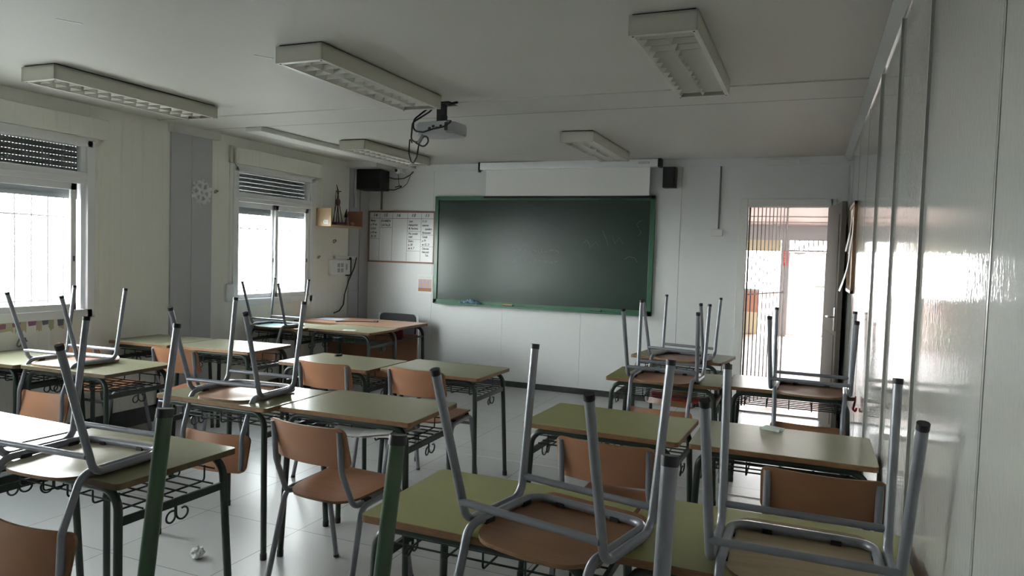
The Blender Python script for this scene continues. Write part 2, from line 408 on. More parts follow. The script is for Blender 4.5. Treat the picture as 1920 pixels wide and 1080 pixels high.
PY = 16.0   # far end of the covered porch
struct('porch_paving', bx((-5, D+.02, -.1), (1.2, 40, -.005)), m_terra)
bm = bmesh.new()
for yy in (8.6, 10.4, 12.4, 14.8): box(bm, (-3.4, yy-.012, -.005), (.9, yy+.012, -.002))
struct('trim_11', bm, mat('dark_joint', (.10,.05,.035), .6))
struct('threshold', bx((DX0, D+.02, -.004), (DX1, D+.12, .012)), mat('worn_threshold', (.25,.22,.2), .4))
m_pceil = mat('pinkish_porch_ceiling', (.29,.245,.225), .5)
bm = bmesh.new(); box(bm, (-3.4, D+.1, 2.30), (.9, PY+.4, 2.42))
for yy in (10.2, 12.9, 14.6): box(bm, (-3.4, yy, 2.285), (.9, yy+.03, 2.30))
struct('porch_ceiling', bm, m_pceil)
bm = bmesh.new(); box(bm, (-3.5, D+.1, 0), (-3.4, PY+.4, 1.1)); box(bm, (-3.5, D+.1, 2.0), (-3.4, PY+.4, 2.42))
for a, b_ in ((D+.1, 9.2), (10.2, 12.4), (13.4, PY+.4)): box(bm, (-3.5, a, 1.1), (-3.4, b_, 2.0))
struct('wall_porch_light_block', bm, m_front)  # unseen wall added to cut the light entering the porch from the left
struct('wall_porch_right', bx((.75, D+.1, 0), (.9, PY+.2, 2.3)), m_front)
m_cream = mat('cream_render', (.52,.46,.30), .6); m_orange = mat('orange_brick_band', (.42,.20,.13), .6, noise=.2, nscale=6)
bm = bmesh.new()
box(bm, (-3.4, PY, 1.76), (-.60, PY+.12, 1.99), 1)                # cream lintel
box(bm, (-3.4, PY, 1.99), (.9, PY+.12, 2.30), 0)                  # white header
box(bm, (-3.4, PY, .46), (-1.0, PY+.12, .90), 2); box(bm, (-3.4, PY, .90), (-1.0, PY+.14, .95), 0)
box(bm, (-3.4, PY, 0), (-1.0, PY+.12, .46), 1)
box(bm, (-.59, PY-.05, 0), (-.43, PY+.12, 1.99), 0)               # column
box(bm, (.36, PY-.02, 0), (.75, PY+.12, 1.99), 0)
box(bm, (-.43, PY-.02, 1.76), (.36, PY+.1, 1.80), 0)
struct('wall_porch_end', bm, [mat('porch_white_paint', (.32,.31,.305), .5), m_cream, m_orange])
bm = bmesh.new()
for k in range(8): box(bm, (-.345+k*.09, PY-.01, 1.80), (-.323+k*.09, PY+.035, 1.99))
g = struct('window_4', bm, m_bar)
link('pane', bx((-.43, PY+.05, 1.80), (.36, PY+.055, 1.99)), m_glass, g)
# glazed porch door
bm = bmesh.new()
for a, b in (((-.43, PY, .01), (-.39, PY+.04, 1.75)), ((.26, PY, .01), (.35, PY+.04, 1.75)), ((-.39, PY, 1.72), (.27, PY+.04, 1.75)), ((-.39, PY, .01), (.27, PY+.04, .06))): box(bm, a, b, 0, .003, 1)
d2 = struct('door_2', bm, m_frame)
link('pane', bx((-.39, PY+.015, .06), (.26, PY+.02, 1.72)), m_glass, d2)
link('push_bar', bx((.08, PY-.05, 1.03), (.30, PY-.02, 1.08), .005), mat('pale_grey_plastic', (.5,.5,.48), .4), d2)
b = bmesh.new(); box(b, (-.33, PY-.05, 1.70), (-.12, PY-.005, 1.74), 0, .004); link('door_closer', b, m_pillar, d2)
# red sign with white marks on the column
sg = thing('red_sign', 'small vertical red sign with white marks on the white column beyond the doorway', 'sign', (-.50, PY-.056, 1.62))
link('plate', bx((-.035, -.004, -.16), (.035, .006, .16)), mat('sign_red', (.62,.03,.03), .5), sg)
b = bmesh.new()
for k, hgt in enumerate((.03, .02, .035, .02, .03)): box(b, (-.018, -.0055, -.09+k*.05), (.018, -.004, -.09+k*.05+hgt))
link('lettering', b, m_paper, sg)
# open security gate, hinged beside the doorway
gt = thing('security_gate', 'open iron barred gate standing just outside the doorway', 'gate', (-.60, D+.17, 0), math.radians(73))
GL = 1.12
b = bmesh.new()
for k in range(11): tube(b, [(k*GL/10, 0, .03), (k*GL/10, 0, 2.26)], .0055 if 0 < k < 10 else .010, 6)
link('bars', b, m_gate, gt)
for zz in (.10, 1.18, 2.2):
    b = bmesh.new(); box(b, (0, -.006, zz-.008), (GL, .006, zz+.008)); link('gate_rail', b, m_gate, gt)
# strip lamp on the porch ceiling
pl = thing('porch_lamp', 'boxy ceiling lamp under the porch roof seen through the doorway', 'ceiling light', (.42, 13.2, 2.285))
link('housing', bx((-.13, -.5, -.09), (.13, .5, 0), .008), m_lamp, pl); link('diffuser', bx((-.11, -.48, -.098), (.11, .48, -.09)), m_frame, pl)

# ------------------------------------------------------------------ ceiling lamps
def lamp():
    t = thing('ceiling_light', '', 'ceiling light')
    w, l, h = .145, .625, .085
    b = bmesh.new()
    box(b, (-w, -l, -h), (-w+.006, l, 0)); box(b, (w-.006, -l, -h), (w, l, 0)); box(b, (-w, -l, -h), (w, -l+.006, 0)); box(b, (-w, l-.006, -h), (w, l, 0))
    box(b, (-w, -l, -.012), (w, l, 0)); box(b, (-w, -l, -h), (-w+.022, l, -h+.004)); box(b, (w-.022, -l, -h), (w, l, -h+.004))
    box(b, (-w, -l, -h), (w, -l+.03, -h+.004)); box(b, (-w, l-.03, -h), (w, l, -h+.004))
    link('housing', b, m_lamp, t)
    g = bmesh.new()   # louvre: V fins across, ridge down the middle, curved side reflectors
    def vfin(p0, p1, wdir, top, dz):
        p0 = Vector(p0); p1 = Vector(p1); wd = Vector(wdir)
        a = [p0-wd*top, p0+wd*top, p0+Vector((0,0,-dz))]; c = [q+(p1-p0) for q in a]
        va = [g.verts.new(q) for q in a]; vc = [g.verts.new(q) for q in c]
        g.faces.new(va); g.faces.new(list(reversed(vc)))
        for i in range(3): g.faces.new((va[i], vc[i], vc[(i+1)%3], va[(i+1)%3]))
    z = -h+.030; nf = 12
    vfin((0, -l+.03, z), (0, l-.03, z), (1,0,0), .014, .027)
    for k in range(nf):
        y = -l+.05+(2*l-.10)*(k+.5)/nf
        vfin((-w+.02, y, z), (w-.02, y, z), (0,1,0), .009, .024)
    for s in (-1, 1):
        vfin((s*(w-.022), -l+.03, z), (s*(w-.022), l-.03, z), (1,0,0), .02, .027)
    link('louvre', g, m_louvre, t)
    g = bmesh.new(); box(g, (-w+.008, -l+.008, z+.001), (w-.008, l-.008, z+.004)); link('reflector', g, m_refl_shade, t)
    s = bmesh.new()
    for sx in (-1, 1):
        for sy in (-1, 1): box(s, (sx*(w-.017)-.004, sy*(l-.018)-.004, -h-.0015), (sx*(w-.017)+.004, sy*(l-.018)+.004, -h))
    link('screws', s, m_dark, t)
    s = bmesh.new(); box(s, (-w+.012, -l+.012, 0), (w-.012, l-.012, .008)); link('mounting_gap_shade', s, m_dark, t)  # near-black slab paints the shadow between housing and ceiling
    return t
L0 = lamp(); G = 'fluorescent ceiling lights with white louvres'
lamps = [(-4.28, 3.50, 'long louvred ceiling light nearest the near window, leftmost of all'),
         (-2.45, 3.60, 'long louvred ceiling light ending just before the projector'),
         (-.62, 3.665, 'cream louvred ceiling light nearest the glossy right wall, its louvre facing the viewer'),
         (-1.83, 6.31, 'small-looking louvred ceiling light above the projection screen'),
         (-4.04, 6.31, 'louvred ceiling light near the far left corner, beside the ceiling duct')]
for i, (x, y, lb) in enumerate(lamps):
    if i == 0: L0.location = (x, y, H-.008); L0['label'] = lb; L0['group'] = G
    else: dup(L0, (x, y, H-.008), (0,0,0), lb, G)

# ------------------------------------------------------------------ school desk
def make_desk(lam='green', edge=None):
    t = thing('school_desk', '', 'desk'); w, d, h = .360, .254, .74
    b = bmesh.new(); o = rrect(w, d, .018, 4); n = len(o)
    prism(b, o, h-.022, h-.0012, 1); oi = rrect(w-.0015, d-.0015, .017, 4); prism(b, oi, h-.0012, h, 0)
    link('tabletop', b, [m_lam[lam], edge or m_ply], t)
    r = .0145; zt = h-.022-r-.001
    for sy in (-1, 1):
        y0 = sy*(d-.035); y1 = sy*(d-.012)
        for sx in (-1, 1):
            p = fillet([(sx*.16, y0, zt), (sx*(w-.040), y0, zt), (sx*(w-.012), y1, .012)], .07, 7)
            link('leg', tb(p, r), m_dgrn, t, True)
            b = bmesh.new(); tube(b, [(sx*(w-.012), y1, 0), (sx*(w-.0125), y1, .03)], r+.002, 10); link('foot_cap', b, m_cap, t, True)
        link('top_rail', tb([(-.16, y0, zt), (.16, y0, zt)], r), m_dgrn, t, True)
    for sx in (-1, 1):
        xx = sx*(w-.036)
        b = bmesh.new(); box(b, (xx-.006, -(d-.028), .585), (xx+.006, d-.028, .612)); link('side_bar', b, m_dgrn, t)
        b = bmesh.new(); cx = xx+sx*.004
        for s in (-1, 1):      # double curled bag hook
            pts = [Vector((cx, s*.002, .587))] + [Vector((cx+sx*.001*k, s*(.024+.022*math.cos(a)), .556+.022*math.sin(a))) for k, a in enumerate([math.radians(170+k*25) for k in range(13)])]
            tube(b, pts, .0038, 6)
        link('bag_hook', b, m_dgrn, t, True)
    b = bmesh.new(); zr = .618
    for k in range(6):
        y = -.13+k*.06; tube(b, [(-(w-.036), y, zr), (w-.036, y, zr)], .0035, 6)
    for k in range(5):
        x = -.26+k*.13
        tube(b, fillet([(x, -.17, zr+.055), (x, -.17, zr-.004), (x, .19, zr-.004), (x, .19, zr+.055)], .012, 3), .0035, 6)
    for y in (-.17, .19): tube(b, [(-(w-.05), y, zr+.05), (w-.05, y, zr+.05)], .0035, 6)
    link('wire_rack', b, m_rackm, t, True)
    return t
desk_protos = {}
def desk(x, y, yaw, label, lam='green', edge=None, sx=None):
    k = (lam, bool(edge))
    if k not in desk_protos:
        t = make_desk(lam, edge); desk_protos[k] = t; t.location = (x, y, 0); t.rotation_euler = (0,0,yaw); t['label'] = label
        if sx: t.scale = (sx, 1, 1)
        return t
    return dup(desk_protos[k], (x, y, 0), (0,0,yaw), label, None, (sx, 1, 1) if sx else (1,1,1))
desk(-.822, 1.995, 0, 'green desk in the foreground centre carrying an upturned chair with an orange seat', 'olive')
desk(-.085, 2.055, 0, 'foreground green desk against the glossy right wall carrying an upturned pale-seated chair', 'olive')
desk(-.835, 3.305, -.03, 'clear-topped green desk right of centre with a chair pushed in, left of the sage one', 'olive')
desk(-.082, 3.305, 0, 'sage desk by the right wall with a folded paper note lying on it', 'sage')
desk(-.845, 4.775, .02, 'green desk with an upturned chair on top and something red in its rack', 'olive')
desk(-.090, 4.86, .02, 'desk in front of the doorway carrying an upturned chair beside the right wall', 'sage')
desk(-.92, 5.885, -.13, 'slightly turned desk nearest the front wall on the right, under the farthest upturned chair', 'sage')
desk(-2.728, 2.94, 0, 'mid-room desk carrying an upturned chair, joined to the empty-topped centre desk', 'green')
desk(-1.998, 3.02, .03, 'empty-topped desk in the centre with an orange chair drawn out and papers in its rack', 'green')
desk(-2.955, 4.12, .0, 'desk of the third row with a small dark eraser lying on its top', 'sage')
desk(-2.222, 4.24, .0, 'empty desk of the third row facing the chalkboard, its right end free', 'green')
desk(-4.135, 4.31, .06, 'desk below the pillar reflecting the window light, right one of the pair', 'sage')
desk(-4.803, 4.245, .06, 'desk against the left wall beneath the grey pillar, left one of the pair', 'sage', None, .83)
desk(-4.115, 3.155, .04, 'worn-edged desk near the left window carrying an upturned chair', 'green', m_plydk)
desk(-4.79, 3.10, .04, 'pale-looking desk against the left wall under the near window', 'green', m_plydk, .86)
desk(-2.362, 1.865, -.02, 'foreground left desk carrying an upturned chair with a whitish seat', 'green', m_plydk)
desk(-3.105, 1.80, -.02, 'foreground desk at the left picture edge glaring white with window light', 'green', m_plydk)
desk(-4.12, 5.895, 0, 'empty green desk pushed against the front of the teacher table', 'sage')
desk(-4.795, 5.745, 0, 'desk in the far left corner below the far window carrying a thin-tubed upturned chair', 'sage', None, .86)
desk(-.80, .75, .05, 'nearest desk, mostly below the frame, carrying the green-legged upturned chair', 'olive')
desk(-.065, .89, 0, 'nearest desk by the right wall, mostly below the frame', 'olive')

# ------------------------------------------------------------------ school chair (local origin: middle of seat top surface)
TZ_R, TZ_F = .456, .483
def make_chair(wood='orange', metal=None, backwood=None, bars=True):
    metal = metal or m_grey
    t = thing('school_chair', '', 'chair'); r = .0125
    # seat plate
    o = (.190, .195, (.05,.05,.085,.085))
    def fs(u, v):
        wid = 1.0 - .10*max(0, -v/.195)              # narrower at the back
        dish = -.007*max(0, 1-(u/.15)**2-((v+.02)/.15)**2)
        fall = -.020*max(0, (v-.14)/.055)**2
        vv = v - .018*(1-(u/.19)**2)*max(0, -v/.195)  # rear edge bows out
        return Vector((u*wid, vv, -.006+dish+fall))
    b = bmesh.new(); sheet(b, o, fs, .011, 8, 0, 1); link('seat', b, [m_wood[wood], m_ply], t, True)
    # backrest plate
    o = (.203, .088, .03)
    def fb(u, v): return Vector((u, -.252+.85*u*u - .02*(v/.088), .243+v))
    b = bmesh.new(); sheet(b, o, fb, .010, 8, 0, 1, Vector((0,1,0))); link('backrest', b, [m_wood[backwood or wood], m_ply], t, True)
    # seat loop with backrest uprights (one bent tube)
    zl = -.011-r-.0015
    half = [(.180, -.243, .318), (.180, -.236, .150), (.187, -.172, zl), (.187, .150, zl)]
    full = half + [(-x, y, z) for x, y, z in reversed(half)]
    p = fillet(full, [0, .12, .055, .05, .05, .055, .12, 0], 7)
    link('seat_frame', tb(p, r), metal, t, True)
    for x, y, sx, sy in ((.187,-.09,.014,.02),(-.187,-.09,.014,.02),(.187,.09,.014,.02),(-.187,.09,.014,.02),(.09,.150,.014,.015),(-.09,.150,.014,.015)):
        b = bmesh.new(); box(b, (x-sx, y-sy, zl+r-.013), (x+sx, y+sy, -.0105), 0, .002, 1); link('seat_clip', b, m_cap, t)
    xr = .187+2*r+.001
    for s in (-1, 1):
        zt = zl
        rear = fillet([(s*xr, 0, zt), (s*xr, -.150, zt), (s*.226, -.278, -TZ_R+.012)], .05, 7)
        front = fillet([(s*xr, 0, zt), (s*xr, .112, zt), (s*.223, .177, -TZ_F+.012)], .05, 7)
        link('leg', tb(rear, r), metal, t, True); link('leg', tb(front, r), metal, t, True)
        for q, zt2 in ((rear, TZ_R), (front, TZ_F)):
            e = q[-1]; dd = (q[-1]-q[-2]).normalized(); b = bmesh.new()
            tube(b, [e-dd*.003, e+dd*.010, e+dd*.0125], r+.0012, 10); link('foot_cap', b, m_cap, t, True)
    k = .13
    if not bars: return t
    link('stretcher', tb([(-.213, -.176, -.085), (.213, -.176, -.085)], .0105), metal, t, True)
    link('stretcher', tb([(-.213, .123, -.085), (.213, .123, -.085)], .0105), metal, t, True)
    return t
chair_protos = {}
TZ = .74
TILT = math.atan2(TZ_F-TZ_R, .455)
CG_UP = 'chairs turned upside down on the desks'; CG_ST = 'chairs standing on the floor'
def chair(x, y, yaw, label, wood='orange', metal=None, upturned=True, back=None, scale=1.0, bars=True):
    k = (wood, metal.name if metal else '', back, bars)
    if upturned:      # seat lies on the desk top, legs in the air, backrest hanging on the near side
        loc = (x, y, TZ+.0005); rot = (0, math.pi, yaw)
    else:
        c, s = math.cos(TILT), math.sin(TILT)
        loc = (x, y, TZ_R*c + .278*s - .0005); rot = (TILT, 0, yaw)
    sc = scale if isinstance(scale, tuple) else (scale,)*3
    if k not in chair_protos:
        t = make_chair(wood, metal, back, bars); chair_protos[k] = t
        t.location = loc; t.rotation_euler = rot; t.scale = sc; t['label'] = label; return t
    return dup(chair_protos[k], loc, rot, label, None, sc)
U = True
chair(-.609, 1.878, -.225, 'upturned chair with an orange-brown seat on the foreground centre desk', 'brown', scale=1.018)
chair(.009, 1.972, .0, 'upturned chair with a pale streaky seat in the right foreground beside the wall', 'pale', scale=0.98)
chair(-2.321, 1.735, .045, 'upturned chair with a worn whitish seat on the left foreground desk', 'cream', None, True, 'brown', scale=1)
chair(-2.706, 2.914, .055, 'upturned chair on the mid-room desk left of the drawn-out orange chair', 'orange', scale=1.004)
chair(-4.285, 3.12, .062, 'upturned chair on the desk near the near left window', 'orange', scale=0.985)
chair(-.828, 4.640, -.02, 'upturned chair on the middle of three right-hand desks, the nearer one of two overlapping', 'orange', scale=1.01)
chair(-.896, 5.688, -.20, 'farthest upturned chair on the right, behind another one, below the chalkboard corner', 'brown', scale=1.002)
chair(.030, 4.668, -.034, 'upturned chair on the desk in front of the doorway', 'brown', scale=1.012)
chair(-4.79, 5.60, -.013, 'upturned chair with thin tubes and a teal seat in front of the far window', 'teal', None, True, 'orange', 0.96)
chair(-.785, .728, .10, 'upturned chair with green painted legs, only two green poles showing at the bottom', 'orange', m_grn, scale=(1,1.18,1))
chair(.012, .838, -.17, 'upturned chair nearest the viewer, one grey leg rising at the bottom centre', 'orange')
chair(-1.885, 2.66, -.08, 'orange plywood chair drawn out in the middle of the room with its whole seat showing', 'orange', None, False, bars=False)
chair(-.71, 2.99, -.04, 'chair seen through the legs of the foreground upturned chair, tucked under a green desk', 'orange', None, False)
chair(.075, 2.95, -.02, 'chair by the right wall with only its brown backrest top showing behind the foreground desk', 'brown', None, False)
chair(-2.86, 4.02, .0, 'orange-backed chair tucked under the desk with the eraser', 'orange', None, False)
chair(-2.23, 4.10, .0, 'orange-backed chair at the third-row desk whose right end is free', 'orange', None, False)
chair(-4.09, 3.95, .05, 'orange-backed chair tucked under the desk below the grey pillar', 'orange', None, False)
chair(-4.76, 3.72, .05, 'chair near the left wall whose orange seat shows beneath another desk', 'orange', None, False)

# ------------------------------------------------------------------ teacher table and black chair
t = thing('teacher_table', 'wide wooden teacher table in the far left corner with an orange-brown top', 'table', (-4.455, 6.51, 0))
b = bmesh.new(); o = rrect(.635, .335, .015, 3); prism(b, o, .712, .74, 0, 1); link('tabletop', b, [mat('peach_laminate', (.42,.24,.15), .3, noise=.1, nscale=3), m_ply], t)
for sy in (-1, 1):
    for sx in (-1, 1):
        link('leg', tb(fillet([(sx*.3, sy*.28, .694), (sx*.60, sy*.28, .694), (sx*.61, sy*.29, 0)], .08, 7), .017), m_grey if sy < 0 else m_dgrn, t, True)
    link('top_rail', tb([(-.3, sy*.28, .694), (.3, sy*.28, .694)], .017), m_grey if sy < 0 else m_dgrn, t, True)
link('modesty_panel', bx((-.58, .19, .10), (.585, .205, .62)), mat('brown_veneer', (.33,.16,.085), .45, noise=.2, nscale=4), t)
bmg = bmesh.new(); tube(bmg, [(-.60, -.28, .15), (-.60, .28, .15)], .010, 8); tube(bmg, [(.60, -.28, .60), (.60, .28, .60)], .010, 8); link('side_bar', bmg, m_dgrn, t, True)

t = thing('teacher_chair', 'black-backed chair standing behind the teacher table', 'chair', (-4.48, 7.12, 0), math.pi)
def blk(u, v): return Vector((u, -.20+.5*u*u, .64+v))
b = bmesh.new(); sheet(b, (.24, .135, .05), blk, .03, 6, 0, 0, Vector((0,1,0))); link('backrest', b, m_black, t, True)
b = bmesh.new(); sheet(b, (.22, .21, .04), lambda u, v: Vector((u, v, .44)), .04, 4); link('seat', b, m_black, t, True)
for s in (-1, 1):
    link('leg', tb(fillet([(s*.265, -.19, .77), (s*.265, -.20, .42), (s*.24, -.26, .0)], .05), .011), m_frame, t, True)
    link('leg', tb(fillet([(s*.24, -.15, .415), (s*.24, .15, .415), (s*.24, .21, 0)], .05), .011), m_frame, t, True)
# things on the tables
def cable(name, label, pts, r, m, cat='cable', n=8):
    o = link(name, tb(fillet(pts, .03, 5), r, n), m, None, True); tag(o, label, cat); return o
cable('cable', 'black cable with a plug lying on the teacher table', [(-4.62, 6.28, .747), (-4.50, 6.42, .747), (-4.36, 6.50, .747), (-4.30, 6.53, .747)], .005, m_black)
b = bmesh.new(); box(b, (-4.31, 6.52, .741), (-4.26, 6.55, .758), 0, .005); tag(link('cable_plug', b, m_black), 'black plug end resting on the teacher table', 'plug')
b = bmesh.new(); box(b, (-.15, -.105, 0), (.15, .105, .002)); o = link('paper_sheet', b, mat('bluish_paper', (.62,.70,.85), .5)); o.location = (-4.86, 6.55, .741); o.rotation_euler = (0,0,.1); tag(o, 'bluish sheet on the left part of the teacher table', 'paper')
b = bmesh.new(); box(b, (-.06, -.03, 0), (.06, .03, .002)); o = link('paper_slip', b, m_paper); o.location = (-4.05, 5.72, .741); o.rotation_euler = (0,0,.3); tag(o, 'small white slip on the near edge of the desk before the teacher table', 'paper')
b = bmesh.new(); box(b, (-.012, -.028, 0), (.012, .028, .014), 0, .004); o = link('eraser', b, mat('dark_rubber', (.04,.045,.04), .6)); o.location = (-3.12, 4.28, .741); o.rotation_euler = (0,0,-.4); tag(o, 'small dark eraser lying on a third-row desk', 'eraser')
b = bmesh.new()
for k in range(4): box(b, (-.045+k*.003, -.026-k*.002, k*.003), (.045+k*.002, .030, k*.003+.0022))
o = link('folded_note', b, mat('pale_green_paper', (.68,.76,.71), .6)); o.location = (-.135, 3.50, .741); o.rotation_euler = (0,0,-.35); tag(o, 'folded pale green paper note on the desk by the right wall', 'paper')
# papers in the rack of the centre desk
b = bmesh.new()
for k, (dx, dy, a) in enumerate(((0,0,.1),(.03,.02,-.15),(-.05,-.01,.35))):
    R_ = Matrix.Rotation(a, 4, 'Z')
    fs = [b.verts.new(R_ @ Vector((u*.15+dx, v*.105+dy, .004*k+.02*abs(u)*(u > 0)))) for u, v in ((-1,-1),(0,-1),(1,-1),(1,1),(0,1),(-1,1))]
    b.faces.new((fs[0],fs[1],fs[4],fs[5])); b.faces.new((fs[1],fs[2],fs[3],fs[4]))
o = link('paper_stack', b, m_paper); md = o.modifiers.new('s', 'SOLIDIFY'); md.thickness = .002
o.location = (-1.86, 2.845, .655); tag(o, 'crumpled white papers sticking out of the centre desk rack', 'paper')
# red folder in a rack on the right, dark red pouch under the teacher table
b = bmesh.new(); sheet(b, (.225, .022, .015), lambda u, v: Vector((u, 0, v+.25*u*u)), .012, 3, 0, 0, Vector((0,1,0)))
o = link('red_folder', b, m_red, None, True); o.location = (-.76, 4.97, .560); tag(o, 'red folder edge sagging below a right-hand desk rack', 'folder')
b = bmesh.new(); sheet(b, (.075, .055, .03), lambda u, v: Vector((u, 0, v)), .03, 4, 0, 0, Vector((0,1,0)))
o = link('red_pouch', b, mat('dark_red_cloth', (.16,.015,.02), .6), None, True); o.location = (-3.94, 6.40, .655); tag(o, 'dark red pouch hanging under the teacher table', 'pouch')
b = bmesh.new(); tube(b, fillet([(.0,0,.08), (.0,0,.03), (-.012,0,-.035), (.012,.01,-.06), (.014,.01,-.02)], .012, 4), .009, 8)
o = link('red_hook', b, m_red, None, True); o.scale = (.7,.7,.7); o.location = (.278, 4.70, .68); tag(o, 'small red hook hanging beside the desk at the right wall', 'hook')

# crumpled paper balls on the floor
def crumple(r, seed):
    random.seed(seed); b = bmesh.new(); bmesh.ops.create_icosphere(b, subdivisions=3, radius=r)
    for v in b.verts: v.co *= 1+random.uniform(-.32, .25)
    return b
for x, y, r, lb in ((-2.67, 2.57, .03, 'crumpled paper ball on the floor in the left foreground'), (-1.12, 2.95, .03, 'crumpled paper ball on the floor below the foreground centre desk')):
    o = link('paper_ball', crumple(r, int(abs(x)*100)), m_paper); o.location = (x, y, r*.9); tag(o, lb, 'paper', 'crumpled paper balls')

# ------------------------------------------------------------------ chalkboard
BX0, BX1, BZ0, BZ1 = -4.138, -1.531, .909, 2.174
t = thing('chalkboard', 'wide green chalkboard with a green frame on the front wall', 'chalkboard', (0, D, 0))
link('writing_surface', bx((BX0+.03, -.028, BZ0+.03), (BX1-.03, -.002, BZ1-.03)), m_board, t)
b = bmesh.new(); fw = .05
box(b, (BX0, -.042, BZ0), (BX0+fw, -.002, BZ1), 0, .004); box(b, (BX1-fw, -.042, BZ0), (BX1, -.002, BZ1), 0, .004)
box(b, (BX0, -.042, BZ1-.045), (BX1, -.002, BZ1), 0, .004); box(b, (BX0, -.042, BZ0), (BX1, -.002, BZ0+.055), 0, .004)
link('frame', b, m_boardframe, t)
b = bmesh.new(); box(b, (BX0+.06, -.10, BZ0), (BX1-.06, -.04, BZ0+.012), 0, .003); box(b, (BX0+.06, -.105, BZ0), (BX1-.06, -.098, BZ0+.022), 0, .002)
link('chalk_ledge', b, m_boardframe, t)
random.seed(3); b = bmesh.new()
def stroke(bm, pts, w, y):
    for (x0, z0), (x1, z1) in zip(pts[:-1], pts[1:]):
        dx, dz = x1-x0, z1-z0; L = math.hypot(dx, dz) or 1e-6; nx, nz = -dz/L*w/2, dx/L*w/2
        q = [(x0-nx, z0-nz), (x1-nx, z1-nz), (x1+nx, z1+nz), (x0+nx, z0+nz)]
        bm.faces.new([bm.verts.new((u, y, v)) for u, v in q])
for row in range(2):
    x = -3.12
    while x < -2.62:
        w = random.uniform(.03, .05); z = 1.56-row*.11
        pts = [(x+w*k/4, z+random.uniform(-.022, .022)) for k in range(5)]; stroke(b, pts, .004, -.0288); x += w+random.uniform(.012, .03)
stroke(b, [(-1.66, 1.92), (-1.70, 1.90), (-1.72, 1.87), (-1.70, 1.84)], .006, -.0288)
stroke(b, [(-1.69, 1.82), (-1.67, 1.79), (-1.70, 1.75)], .005, -.0288)
stroke(b, [(-1.84, 1.50), (-1.79, 1.53), (-1.73, 1.52), (-1.70, 1.47)], .005, -.0288)
stroke(b, [(-2.09, 1.80), (-2.05, 1.72), (-2.02, 1.64)], .004, -.0288)
stroke(b, [(-2.30, 1.66), (-2.26, 1.70), (-2.22, 1.62), (-2.16, 1.68), (-2.12, 1.63)], .003, -.0288)
stroke(b, [(-1.98, 1.74), (-1.95, 1.66), (-1.90, 1.73), (-1.86, 1.66)], .003, -.0288)
link('chalk_marks', b, mat('faint_chalk', (.10,.14,.12), .8), t)
# cloth and erasers on the ledge
random.seed(5); b = bmesh.new(); n = 12
vs = [[b.verts.new(((i/n-.5)*.24, -.02+random.uniform(-.022,.022), .045*(1-abs(i/n-.5)*1.4)*(j/4)+random.uniform(-.008,.008)+.006)) for j in range(5)] for i in range(n+1)]
vs2 = [[b.verts.new((v.co.x+.02, v.co.y+.03+random.uniform(-.01,.01), v.co.z+random.uniform(-.004,.01))) for v in c] for c in vs]
for A in (vs, vs2):
    for i in range(n):
        for j in range(4): b.faces.new((A[i][j], A[i+1][j], A[i+1][j+1], A[i][j+1]))
o = link('blue_cloth', b, mat('blue_cloth', (.28,.42,.56), .8)); o.location = (-3.64, D-.092, .924); o.modifiers.new('s', 'SOLIDIFY').thickness = .004; tag(o, 'crumpled light blue cloth on the chalkboard ledge', 'cloth')
for x, c, lb in ((-3.15, (.45,.32,.12), 'yellow-backed chalk eraser on the left half of the chalkboard ledge'), (-2.12, (.12,.16,.13), 'dark felt chalk eraser on the right half of the chalkboard ledge')):
    t = thing('chalk_eraser', lb, 'eraser', (x, D-.075, .921)); link('felt', bx((-.06, -.02, 0), (.06, .02, .018), .003), mat('felt', (.05,.05,.05), .9), t)
    link('handle', bx((-.058, -.018, .018), (.058, .018, .030), .003), mat('eraser_handle', c, .6), t)

# ------------------------------------------------------------------ projection screen
t = thing('projection_screen', 'white roll-down projection screen hanging in front of the chalkboard top', 'screen', (0, D-.10, 0))
b = bmesh.new(); box(b, (-3.52, -.045, 2.462), (-1.50, .045, 2.543), 0, .008, 2); link('casing', b, m_frame, t, True)
for s in (0, 1):
    x = -3.54 if s == 0 else -1.50
    b = bmesh.new(); box(b, (x, -.048, 2.458), (x+.02+.015*s, .048, 2.547), 0, .004); link('end_cap', b, m_black, t)
link('fabric', bx((-3.455, -.002, 2.168), (-1.585, 0, 2.47)), mat('screen_fabric', (.82,.82,.80), .7), t)
b = bmesh.new(); tube(b, [(-3.475, -.001, 2.158), (-1.565, -.001, 2.158)], .012, 10); link('bottom_bar', b, m_black, t, True)
b = bmesh.new(); box(b, (-1.70, -.0465, 2.495), (-1.585, -.045, 2.515)); text_mesh(b, 'SCREEN', .014, (-1.69, -.047, 2.50), (1,0,0), (0,0,1), mi=1) if False else None
lb_ = link('brand_label', b, m_pillar2, t)
b = bmesh.new()
for k in range(7): box(b, (-1.692+k*.014, -.0475, 2.500), (-1.684+k*.014, -.0465, 2.510))
link('lettering', b, m_paper, lb_)
b = bmesh.new(); box(b, (-3.55, -.02, 2.44), (-3.53, .02, 2.46)); link('bracket', b, m_black, t)

